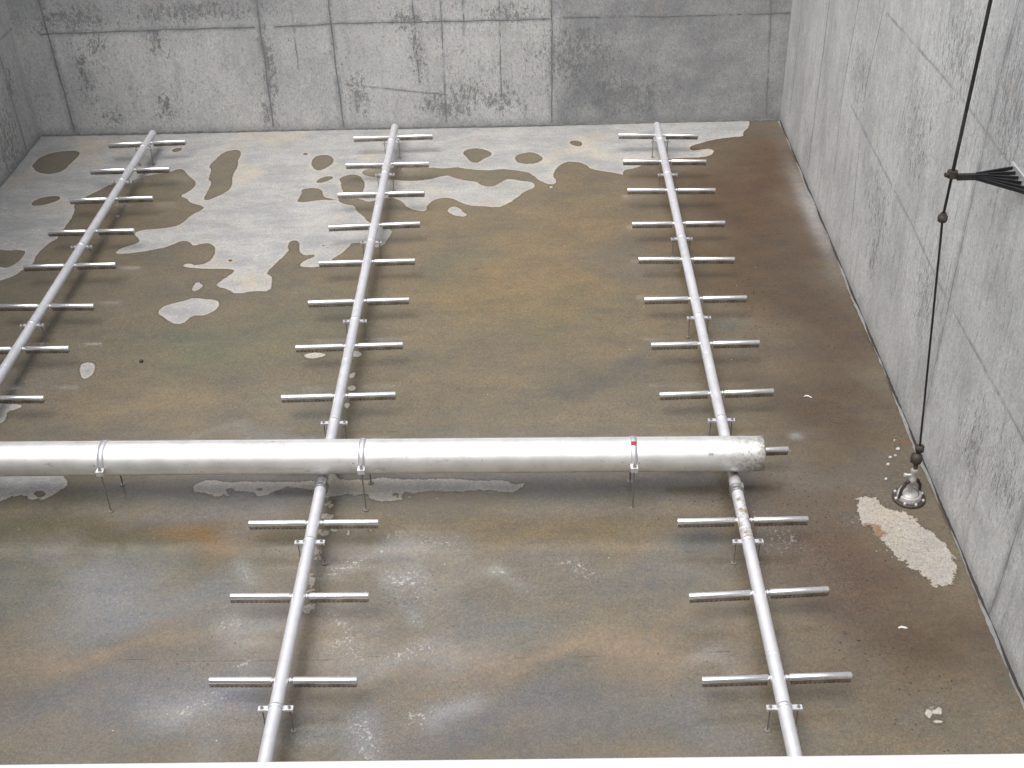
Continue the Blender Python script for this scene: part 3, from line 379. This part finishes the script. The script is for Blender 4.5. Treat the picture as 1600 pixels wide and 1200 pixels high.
def build_left():
    LS = [(extend(P, 3), w) for P, w in LSEAM]+[([(9.2, 0.), (9.25, 4.8)], 1.), ([(6.5, 0.), (6.5, 4.8)], 2.), ([(YB, 1.44), (0, 1.5)], .9)]
    o, A, B = grid('left_wall', -4.4, YB, -.03, TOP, .03, lambda A, B: [A*0+XL, A, B], WM)
    ex = [(9.9, .9, .2, .3), (9.4, .5, .2, .2)]+[(random.uniform(-4, 10), random.uniform(0, 4.8), random.uniform(.2, .6), random.uniform(.2, .7)) for _ in range(16)]
    finish_wall(o, A, B, LS, ex, lambda a, b: a*0+.2)
    tag(o, 'grey cast concrete tank wall at the left edge beside the far corner', 'tank wall')
    seams('l', LS, lambda y, z: (XL-.001, y, z), (1, 0, 0), o)
    slab('wall_body', XL-.35, XL-.03, -4.4, YB+.028, -.3, TOP+.002, PLAIN, o)
    mb = MB(); rr = random.Random(6)
    for k in range(280):
        y = -4.2+k*.052; mb.box(XL+.002, XL+.014+rr.uniform(0, .012), y, y+.0522, .0, .014+rr.uniform(0, .014))
    mb.build('base_joint', SEAM, o)
build_left()
def build_near():
    o = MB().box(XL-.35, 1.95, -5.6, YN, -.3, TOP-.02).build('near_wall', WM)
    for n in ('seam', 'low', 'pit', 'tone'): fattr(o, n, np.full(8, 9. if n in ('seam', 'low') else .2))
    tag(o, 'thick concrete tank wall with walkway top under the viewer', 'tank wall')
build_near()
# ------------------------------------------------------------------ metals
def steel(name, base, rough, metal=1., dirt=0., stain_shade=False, grain=(1, 1, 1), foul=None):
    s = NT(name)
    n = s.noise(6, 5, .65); f = s.noise(90, 3, .6, grain)
    c = s.mix(s.ramp(n, .35, .7), [b*1.0 for b in base], [b*.86 for b in base])
    if dirt:
        sp = s.ramp(s.noise(38, 5, .7, off=(3, 3, 3)), .66, .72); c = s.mix(s.math('MULTIPLY', sp, dirt), c, (.16, .13, .10))
        c = s.mix(s.math('MULTIPLY', s.ramp(s.noise(3, 5, .7, off=(7, 1, 1)), .5, .75), dirt*.45), c, (.42, .37, .30))
    if name == 'polished_tube':
        oi = s.t.nodes.new('ShaderNodeObjectInfo').outputs['Random']
        c = s.mix(s.ramp(oi, 0, 1, 0, .3), c, (.62, .60, .56)); c = s.mix(s.math('MULTIPLY', s.ramp(s.noise(9, 5, .8, (1, 1, 1), (2, 2, 2)), .5, .7), .35), c, (.5, .47, .42))
    if foul is not None:
        sx = s.t.nodes.new('ShaderNodeSeparateXYZ'); s.t.links.new(s.oc, sx.inputs[0])
        a = s.math('ADD', s.math('MULTIPLY', s.math('SUBTRACT', sx.outputs[0], foul), .30), s.math('MULTIPLY', s.noise(30, 6, .8, off=(1, 1, 4)), .55))
        c = s.mix(s.ramp(a, .34, .50, 0, .55), c, (.40, .38, .34)); c = s.mix(s.ramp(a, .42, .48, 0, .5), c, (.22, .20, .17))
        scr = s.noise(20, 6, .8, (.3, 1, 1), (6, 1, 2)); c = s.mix(s.ramp(scr, .60, .66, 0, .6), c, (.34, .32, .29)); pt = s.voro(11, (1, 1, 1), (2, 5, 1))['Distance']; c = s.mix(s.ramp(pt, .04, .075, .7, 0), c, (.16, .15, .13))
        drip = s.noise(2.6, 4, .7, (1, .02, .02), (2, 0, 0)); c = s.mix(s.ramp(drip, .58, .72, 0, .3), c, (.50, .44, .34))
    if stain_shade:
        m = s.ramp(s.math('ADD', s.attr('rust').outputs['Fac'], s.math('MULTIPLY', s.math('SUBTRACT', s.noise(16, 5, .7), .5), 1.5)), .45, .7)  # mask for rust and for the shade painted under the header
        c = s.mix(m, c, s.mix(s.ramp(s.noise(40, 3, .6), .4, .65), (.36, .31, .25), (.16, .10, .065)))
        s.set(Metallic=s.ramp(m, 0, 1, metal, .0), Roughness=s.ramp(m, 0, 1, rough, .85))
    else:
        s.set(Metallic=metal, Roughness=s.math('ADD', rough-.06, s.math('MULTIPLY', f, .14)))
    s.set(Base_Color=c); s.bump(s.math('ADD', f, s.math('MULTIPLY', n, 2.)), .0008, .5)
    return s.m
PIPE = steel('matt_grey_pipe', (.74, .74, .775), .5, .55, .5)
PIPES = steel('stained_shaded_pipe', (.74, .74, .775), .5, .55, .6, True)
HDR = steel('satin_header_steel', (.82, .81, .79), .5, .75, .6, foul=3.3)
TUBE = steel('polished_tube', (.92, .92, .94), .24, .9, .12)
CLAMP = steel('clamp_steel', (.80, .80, .83), .42, .75, .3)
BAND = steel('dull_band', (.30, .30, .30), .5, .7, .7)
ROD = steel('threaded_rod', (.30, .28, .26), .5, .7, .5)
def perf():
    s = NT('perforated_skirt'); t = s.t
    sx = t.nodes.new('ShaderNodeSeparateXYZ'); t.links.new(s.oc, sx.inputs[0])
    u = s.math('SUBTRACT', s.math('FRACT', s.math('DIVIDE', sx.outputs[0], .03)), .5); w = s.math('DIVIDE', s.math('ADD', sx.outputs[2], .033), .03)
    r = s.math('SQRT', s.math('ADD', s.math('MULTIPLY', u, u), s.math('MULTIPLY', w, w)))
    hole = s.ramp(r, .14, .2, 1, 0)
    c = s.mix(hole, s.mix(s.ramp(s.noise(12, 4, .7), .4, .7), (.40, .37, .34), (.20, .17, .14)), (.02, .02, .02))
    s.set(Base_Color=c, Roughness=s.ramp(hole, 0, 1, .32, .9), Metallic=s.ramp(hole, 0, 1, .9, 0)); return s.m
PERF = perf()
# ------------------------------------------------------------------ air laterals
TR, PRAD = .0245, .0455
def diffuser_meshes():
    L = .40  # one side, from nipple to end
    mb = MB(); n = 14; prof = [(TR*math.cos(a), TR*math.sin(a)) for a in [math.pi*2*k/24 for k in range(24)]]
    xs = [(0, .55), (.004, .85), (.012, 1), (L-.008, 1), (L-.002, .9), (L, .7)]
    v = []; f = []
    for x, k in xs: v += [(x, p[0]*k, p[1]*k) for p in prof]
    for j in range(len(xs)-1):
        for k in range(24): f.append((j*24+k, j*24+(k+1) % 24, (j+1)*24+(k+1) % 24, (j+1)*24+k))
    mb.add(v, f, True); mb.add(v[:24], [tuple(range(23, -1, -1))]); mb.add(v[-24:], [tuple(range(24))])
    o1 = mb.build('diffuser', TUBE)
    m2 = MB(); t = .0025
    for sy in (-1, 1):
        y = sy*(TR-.001); m2.box(.012, L-.006, min(y, y-sy*t), max(y, y-sy*t), -.041, -.004)
    for x in (.012, L-.006-t): m2.box(x+.0003, x+t-.0003, -TR+.0036, TR-.0036, -.0405, -.012)
    o2 = m2.build('skirt', PERF)
    m3 = MB().lathe([(-.04, .014), (-.018, .014), (-.018, .019), (-.006, .019), (-.006, .014), (.004, .014)], (0, 0, 0), (1, 0, 0), 12)
    o3 = m3.build('nipple', CLAMP); return o1.data, o2.data, o3.data, (o1, o2, o3), L
dm1, dm2, dm3, olds, DLEN = diffuser_meshes()
for o in olds: bpy.data.objects.remove(o)
def linked(name, me, parent, loc=(0, 0, 0), rz=0, sx=1):
    o = bpy.data.objects.new(name, me); C.collection.objects.link(o); o.parent = parent
    o.location = loc; o.rotation_euler = (0, 0, rz); o.scale = (sx, 1, 1); return o
def clamp_meshes():
    mb = MB(); n = 20; r0, r1, hw = PRAD+.0005, PRAD+.0055, .014
    v = []; f = []
    for k in range(n+1):
        a = math.pi*k/n; c, s_ = math.cos(a), math.sin(a)
        v += [(r0*c, -hw, r0*s_), (r1*c, -hw, r1*s_), (r1*c, hw, r1*s_), (r0*c, hw, r0*s_)]
    for k in range(n): b = 4*k; f += [(b+1, b+5, b+6, b+2), (b, b+4, b+5, b+1), (b+2, b+6, b+7, b+3)]
    mb.add(v, f, True)
    for s_ in (-1, 1):
        mb.box(min(s_*(PRAD-.002), s_*.112), max(s_*(PRAD-.002), s_*.112), -.019, .019, .002, .008)
        mb.box(min(s_*(PRAD+.0), s_*.111), max(s_*(PRAD+.0), s_*.111), -.0185, .0185, -.008, -.002)
        mb.box(min(s_*.106, s_*.1115), max(s_*.106, s_*.1115), -.018, .018, -.016, .0019)
    o = mb.build('c', CLAMP)
    m2 = MB().lathe([(-.214, .0045), (.03, .0045)], (0, 0, 0), (0, 0, 1), 8); m2.lathe([(-.214, .02), (-.206, .02)], (0, 0, 0), (0, 0, 1), 12)
    m2.lathe([(-.018, .011), (-.0085, .011)], (0, 0, 0), (0, 0, 1), 6)
    o2 = m2.build('l', ROD)
    m3 = MB().lathe([(.0085, .0115), (.018, .0115)], (0, 0, 0), (0, 0, 1), 6); o3 = m3.build('n', ROD)
    return o.data, o2.data, o3.data, (o, o2, o3)
cm1, cm2, cm3, olds = clamp_meshes()
for o in olds: bpy.data.objects.remove(o)
CY = [[9.42, 8.46, 6.87, 5.29, 3.62, 2.1, .56], [9.45, 8.52, 6.84, 5.26, 3.63, 2.14, .57], [9.32, 8.36, 6.79, 5.21, 3.58, 2.08, .53]]
LL = ['grey air lateral pipe running off the left edge of the photo', 'grey air lateral pipe under the middle of the big header, reaching the far wall',
      'rust stained grey air lateral pipe passing under the capped right end of the header']
YE = [9.9, 9.94, 9.82]
for p, (ab, rungs) in enumerate(LAT):
    ax = lambda y: ab[0]*y+ab[1]
    y0, y1 = -1.2, YE[p]
    root = empty('air_lateral', (ax(y0), y0, 0)); tag(root, LL[p], 'air pipe', 'air lateral pipes on the tank floor')
    off = Vector((ax(y0), y0, 0))
    # pipe barrel in many rings so that stains and painted shade can follow it
    N = 220; mb = MB(); a = Vector((ax(y0), y0, H)); b = Vector((ax(y1), y1, H)); Lp = (b-a).length
    prof = [(0, PRAD*.5), (0, PRAD-.004), (.004, PRAD)]+[(Lp*k/N, PRAD) for k in range(1, N)]+[(Lp-.012, PRAD), (Lp-.004, PRAD-.006), (Lp, PRAD-.02)]
    mb.lathe(prof, a-off, b-a, 28)
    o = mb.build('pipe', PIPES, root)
    y = np.array([v.co.y+y0 for v in o.data.vertices]); z = np.array([v.co.z-H for v in o.data.vertices])
    ru = np.zeros(len(y))
    if p == 2: ru = .55*np.exp(-((y-2.35)/.4)**4)+.22*np.exp(-((y-1.7)/.3)**2)
    ru += .10*np.exp(-((y-9.3)/.8)**2) + .55*np.exp(-((y-2.86)/.11)**4)  # last term paints header shade and dark underside reflection into the pipe colour
    fattr(o, 'rust', ru)  # carries rust together with the painted shade below the header
    d = (b-a).normalized()
    for yy in ([.95, .99] if p == 2 else [])+[4.55, 7.6]:
        c = Vector((ax(yy), yy, H))-off; MB().lathe([(0, PRAD-.001), (.003, PRAD+.0022), (.007, PRAD+.0022), (.010, PRAD-.001)], c, d, 28, False).build('weld_ring', PIPE, root)
    cy = [2.75, 2.78, 2.66][p]; c = Vector((ax(cy), cy, H))-off
    cb = MB().lathe([(-.035, PRAD), (-.035, PRAD+.009), (-.026, PRAD+.013), (-.018, PRAD+.007), (.018, PRAD+.007), (.026, PRAD+.013), (.035, PRAD+.009), (.035, PRAD)], c, d, 28, False)
    cb.box(-.012, .012, -.03, .03, 0, .03, Matrix.Translation(c+Vector((PRAD*.75, 0, PRAD*.7))))
    cb.build('coupling', BAND, root)
    sd = MB(); c2 = Vector((ax(2.92), 2.92, H))-off
    sd.lathe([(.0, .05), (.10, .05), (.10, .062), (.12, .062)], c2, (0, 0, 1), 24); sd.build('riser', PIPE, root)
    for (lx, ly, rx, ry) in rungs:
        cyy = (ly+ry)/2; cx = ax(cyy)
        for (ex, ey) in ((lx, ly), (rx, ry)):
            dx, dy = ex-cx, ey-cyy; L = math.hypot(dx, dy); g = PRAD+(.010 if ex < cx else .026)
            rz = math.atan2(dy, dx); k = (L-g)/DLEN
            h = linked('diffuser', dm1, root, (cx+dx/L*g-off.x, cyy+dy/L*g-off.y, H), rz, k)
            linked('skirt', dm2, h); nn = linked('nipple', dm3, h); nn.scale = (1/k, 1, 1)
    for cyy in CY[p]:
        h = linked('pipe_clamp', cm1, root, (ax(cyy)-off.x, cyy-off.y, H))
        for s_ in (-1, 1):
            linked('leg', cm2, h, (s_*.088, 0, 0)); linked('nut', cm3, h, (s_*.088, 0, 0))
# ------------------------------------------------------------------ air header
HX0, HX1, HY, HZ, HR = -7.75, .137, 2.90, .412, .138
hd = empty('air_header', (-3.8, HY, 0)); tag(hd, 'fat satin steel header pipe lying crosswise over the three thinner laterals', 'header pipe')
off = Vector((-3.8, HY, 0))
mb = MB(); Lh = HX1-HX0
prof = [(0, HR*.6), (0, HR-.004), (.004, HR)]+[(Lh*k/120, HR) for k in range(1, 120)]+[(Lh-.018, HR), (Lh-.006, HR-.004), (Lh, HR-.016)]
mb.lathe(prof, Vector((HX0, HY, HZ))-off, (1, 0, 0), 56); mb.build('pipe', HDR, hd)
hd.location.y += .03; hd.rotation_euler.z = -.012; hd.rotation_euler.y = .0015
for x in (-2.62, -6.6): MB().lathe([(0, HR-.001), (.002, HR+.0012), (.005, HR+.0012), (.007, HR-.001)], Vector((x, HY, HZ))-off, (1, 0, 0), 56, False).build('weld_ring', HDR, hd)
mb = MB()
an = math.radians(72)
mb.box(HX0+.02+3.8, HX1-.03+3.8, HR*math.cos(an)-.0022, HR*math.cos(an)+.0022, HZ+HR*math.sin(an)-.002, HZ+HR*math.sin(an)+.0012)
mb.build('weld_bead', CLAMP, hd)
gm_ = NT('grey_tag'); gm_.set(Base_Color=(.30, .31, .33), Roughness=.6)
def patch(x, a0, w, da):
    v = []; 
    for k in range(5):
        a = math.radians(a0+da*(k/4-.5)); v += [(x-w/2+3.8, -(HR+.001)*math.cos(a), HZ+(HR+.001)*math.sin(a)), (x+w/2+3.8, -(HR+.001)*math.cos(a), HZ+(HR+.001)*math.sin(a))]
    return MB().add(v, [(2*k, 2*k+1, 2*k+3, 2*k+2) for k in range(4)], True)
patch(-.285, 36, .038, 9).build('grey_mark', gm_.m, hd)
red = NT('red_paint'); red.set(Base_Color=(.32, .012, .03), Roughness=.5)
for x, tape in ((-7.0, 0), (-5.03, 0), (-2.985, 0), (-.875, 1)):
    mb = MB(); n = 40; r0, r1, hw = HR+.0005, HR+.006, .024; v = []; f = []
    for k in range(n+1):
        a = math.pi*k/n; c, s_ = math.cos(a), math.sin(a)
        v += [(-hw, r0*c, r0*s_), (-hw, r1*c, r1*s_), (hw, r1*c, r1*s_), (hw, r0*c, r0*s_)]
    for k in range(n): b = 4*k; f += [(b+1, b+2, b+6, b+5), (b, b+1, b+5, b+4), (b+2, b+3, b+7, b+6)]
    mb.add(v, f, True)
    for s_ in (-1, 1):
        ya, yb = sorted((s_*(HR-.002), s_*(HR+.055))); mb.box(-hw-.004, hw+.004, ya, yb, .003, .010); 
        ya, yb = sorted((s_*HR, s_*(HR+.054))); mb.box(-hw-.003, hw+.003, ya, yb, -.012, -.003)
        ya, yb = sorted((s_*(HR+.049), s_*(HR+.0545))); mb.box(-hw-.0035, hw+.0035, ya, yb, -.030, .0029)
    o = mb.build('pipe_clamp', CLAMP, hd, Vector((x, HY, HZ))-off)
    for s_ in (-1, 1):
        mb = MB().lathe([(-HZ+.002, .006), (.045, .006)], (0, 0, 0), (0, 0, 1), 8); mb.lathe([(-HZ+.002, .022), (-HZ+.010, .022)], (0, 0, 0), (0, 0, 1), 12)
        mb.build('leg', ROD, o, (0, s_*(HR+.03), 0))
        mb = MB().lathe([(.0102, .014), (.024, .014)], (0, 0, 0), (0, 0, 1), 6); mb.lathe([(-.026, .014), (-.0125, .014)], (0, 0, 0), (0, 0, 1), 6); mb.build('nut', ROD, o, (0, s_*(HR+.03), 0))
    if tape:
        v = []
        for k in range(6):
            a = math.radians(66+16*k/5); v += [(-hw+.003, -(r1+.0008)*math.cos(a), (r1+.0008)*math.sin(a)), (hw-.003, -(r1+.0008)*math.cos(a), (r1+.0008)*math.sin(a))]
        MB().add(v, [(2*k, 2*k+1, 2*k+3, 2*k+2) for k in range(5)], True).build('red_mark', red.m, o)
# ------------------------------------------------------------------ drain valve with its extension stem
RUST = steel('dark_rusty_iron', (.055, .042, .034), .6, .3, .4); BLK = steel('black_coated_iron', (.018, .018, .020), .45, .2, .2)
CREAM = steel('pale_valve_metal', (.46, .43, .43), .5, .4, 1.)
VX, VY = 1.305, 2.80
vz = empty('drain_valve', (VX, VY, 0)); vz.scale = (.86, .86, 1); tag(vz, 'small bolted drain valve on the wet floor at the foot of the black rod', 'valve')
MB().lathe([(0, .150), (.012, .150), (.016, .144), (.016, .1)], (0, 0, 0), (0, 0, 1), 36).build('base_flange', RUST, vz)
MB().lathe([(.016, .112), (.05, .108), (.058, .100), (.058, .086)], (0, 0, 0), (0, 0, 1), 36, False).build('seat_ring', CREAM, vz)
MB().lathe([(.018, .088), (.046, .086), (.062, .07), (.066, .02)], (0, 0, 0), (0, 0, 1), 32).build('valve_disc', CREAM, vz)
for k in range(8):
    a = 2*math.pi*(k+.3)/8; MB().lathe([(.014, .014), (.030, .014), (.034, .009)], (.13*math.cos(a), .13*math.sin(a), 0), (0, 0, 1), 6).build('bolt', CLAMP, vz)
mb = MB()
for a in (.35, .35+math.pi):
    p = [Vector((.105*math.cos(a), .105*math.sin(a), .03)), Vector((.100*math.cos(a), .100*math.sin(a), .11)), Vector((.06*math.cos(a), .06*math.sin(a), .17)), Vector((0, 0, .195))]
    for q, r in zip(p[:-1], p[1:]): mb.tube(q, r, .015, 10)
mb.build('yoke', RUST, vz)
MB().lathe([(.05, .016), (.16, .016), (.17, .034), (.20, .036), (.21, .024), (.25, .022), (.27, .034), (.29, .030)], (0, 0, 0), (0, 0, 1), 20).build('stem_nut', CREAM, vz)
mb = MB()
mb.tube((-.075, .0, .235), (.0, 0, .235), .012, 10); mb.lathe([(0, .018), (.02, .018)], (-.085, 0, .235), (1, 0, 0), 10); mb.build('side_pin', CLAMP, vz)
st = empty('valve_stem', (1.33, 2.86, .3)); tag(st, 'long thin black rod rising beside the right wall from floor valve to bracket', 'valve rod')
so_ = Vector((1.33, 2.86, .3))
J0, J1, J2, KN, BR, UP = Vector((VX+.01, VY+.01, .285)), Vector((1.318, 2.84, .365)), Vector((1.335, 2.86, .447)), Vector((1.11295, 2.715, 2.511233)), Vector((1.114842, 2.7, 2.834255)), Vector((1.141618, 2.7, 3.967838))
mb = MB(); mb.lathe([(-.045, .02), (-.035, .040), (.0, .046), (.035, .040), (.045, .02)], J1-so_, J2-J0, 16); mb.tube(J0-so_, J1-so_, .018, 10); mb.tube(J1-so_, J2-so_, .013, 10)
mb.build('universal_joint', RUST, st)
MB().lathe([(-.03, .016), (-.02, .033), (.02, .035), (.03, .018)], J2-so_, KN-J2, 14).build('lower_coupling', RUST, st)
MB().tube(J2-so_, KN-so_, .0080, 12).build('lower_rod', BLK, st)
MB().lathe([(-.034, .014), (-.026, .030), (-.006, .034), (.012, .032), (.02, .022), (.034, .020)], KN-so_, BR-KN, 14).build('coupling', RUST, st)
MB().tube(KN-so_, BR-so_, .0095, 12).build('middle_rod', BLK, st)
MB().tube(BR-so_, UP+(UP-BR)*.5-so_, .0120, 14).build('upper_rod', BLK, st)
bk = empty('stem_guide_bracket', (XR(2.7), 2.7, BR.z)); tag(bk, 'black fan shaped steel guide bracket holding the rod off the right wall', 'bracket')
bo = Vector((XR(2.7), 2.7, BR.z)); wx = XR(2.8)-.004
mb = MB(); mb.lathe([(-.022, .034), (.022, .034)], (BR.x-bo.x, 0, 0), (0, 0, 1), 16); mb.lathe([(-.0265, .024), (.0265, .024)], (BR.x-bo.x, 0, 0), (0, 0, 1), 16); mb.tube((BR.x-bo.x-.05, -.012, .0), (BR.x-bo.x-.02, -.005, .0), .016, 8); mb.build('guide_collar', RUST, bk)
mb = MB(); mb.box(BR.x-bo.x+.025, -.2, -.028, .002, -.004, .004); mb.box(BR.x-bo.x+.025, -.2, -.0045, .004, -.036, -.0045); mb.box(BR.x-bo.x+.025, -.2, -.0285, -.0245, -.034, -.0045); mb.build('arm', BLK, bk)
mb = MB()
for k in range(6):
    y1 = .07-.062*k; a = Vector((-.27, -.004-.004*k, .006-.004*k)); b = Vector((-.012, y1, .010-.006*k)); d = (b-a); L = d.length; R_ = d.to_track_quat('X', 'Z').to_matrix().to_4x4(); R_.translation = a
    mb.box(0, L, -.006, .006, -.003, .003, R_); mb.box(0, L, -.003, .003, -.022, -.0032, R_)
mb.build('fan_strut', BLK, bk)
mb = MB(); mb.box(-.011, .001, -.34, .11, -.06, .03); mb.build('wall_plate', CLAMP, bk)
for y in (-.3, -.12, .09): MB().lathe([(0, .012), (.014, .012)], (-.026, y, -.045), (1, 0, 0), 6).build('bolt', ROD, bk)
# ------------------------------------------------------------------ litter
ch = NT('white_chip'); ch.set(Base_Color=(.60, .58, .55), Roughness=.7); CHIPM = ch.m
for k, (x, y) in enumerate(CHIP):
    rr = random.Random(k*7+1); s_ = .014*(1.25, .8, .9, .85, .8, .55)[k]
    mb = MB(); n = 7; v = [(s_*(.8+.5*rr.random())*math.cos(6.283*j/n), s_*(.55+.4*rr.random())*math.sin(6.283*j/n), .001) for j in range(n)]
    v += [(p[0]*.75, p[1]*.75, .012+.006*rr.random()) for p in v]
    mb.add(v, [tuple(range(n-1, -1, -1)), tuple(range(n, 2*n))]+[(j, (j+1) % n, n+(j+1) % n, n+j) for j in range(n)])
    o = mb.build('white_chip', CHIPM, None, (x, y, .004)); o.rotation_euler.z = rr.uniform(-.5, .5)
    tag(o, 'small white crumb on the wet floor up and left of the drain valve', 'chip', 'white crumbs beside the drain valve')
def strip(name, pts, w, mat, loc, label, cat):
    mb = MB(); prev = None
    for k, (x, y, z) in enumerate(pts):
        ww = w*(1 if 0 < k < len(pts)-1 else .5); cur = [(x, y-ww, z), (x, y, z+ww*.9), (x, y+ww, z)]
        if prev: mb.add([*prev, *cur], [(0, 1, 4, 3), (1, 2, 5, 4), (0, 3, 5, 2)])
        prev = cur
    return tag(mb.build(name, mat, None, loc), label, cat)
strip('plastic_scrap', [(-.034, .006, .002), (-.018, .014, .006), (.006, .010, .006), (.020, -.004, .004), (.034, -.012, .002)], .008, CHIPM, (.777, 4.19, .004), 'curled white scrap lying alone on brown floor between lateral and right wall', 'scrap')
strip('pale_flake', [(-.034, .004, .002), (-.010, .010, .006), (.012, .002, .006), (.030, .002, .002)], .010, CHIPM, (.905, 1.40, .004), 'pale pink curled flake on brown floor below the long dry patch', 'flake')
mb = MB().lathe([(0, .014), (.010, .020), (.020, .017), (.028, .008)], (0, 0, 0), (0, 0, 1), 8)
tag(mb.build('dark_pebble', RUST, None, (-5.347, 4.944, .002)), 'lone dark pebble on the wet floor between left and middle laterals', 'pebble')
# ------------------------------------------------------------------ guard rail the photographer leans on
wp = NT('white_rail_paint'); wp.set(Base_Color=(.84, .86, .86), Roughness=.35)
RLY, RLZ, RLR = (-4.36, 5.894244, 0.03)
rl = empty('guard_rail', (-1.6, RLY, TOP)); tag(rl, 'white guard rail tube crossing the very bottom of the photo', 'guard rail')
MB().tube((-3.4, 0, RLZ-TOP), (3.3, 0, RLZ-TOP), RLR, 32).build('top_rail', wp.m, rl)
MB().tube((-3.4, 0, .55), (3.3, 0, .55), RLR*.8, 24).build('middle_rail', wp.m, rl)
for x in (-3.3, 3.1):
    o = MB().tube((x, 0, .012), (x, 0, RLZ-TOP-RLR+.004), RLR*.9, 24).build('post', wp.m, rl)
    MB().box(x-.06, x+.06, -.06, .06, -.018, .0115).build('foot_plate', CLAMP, o)
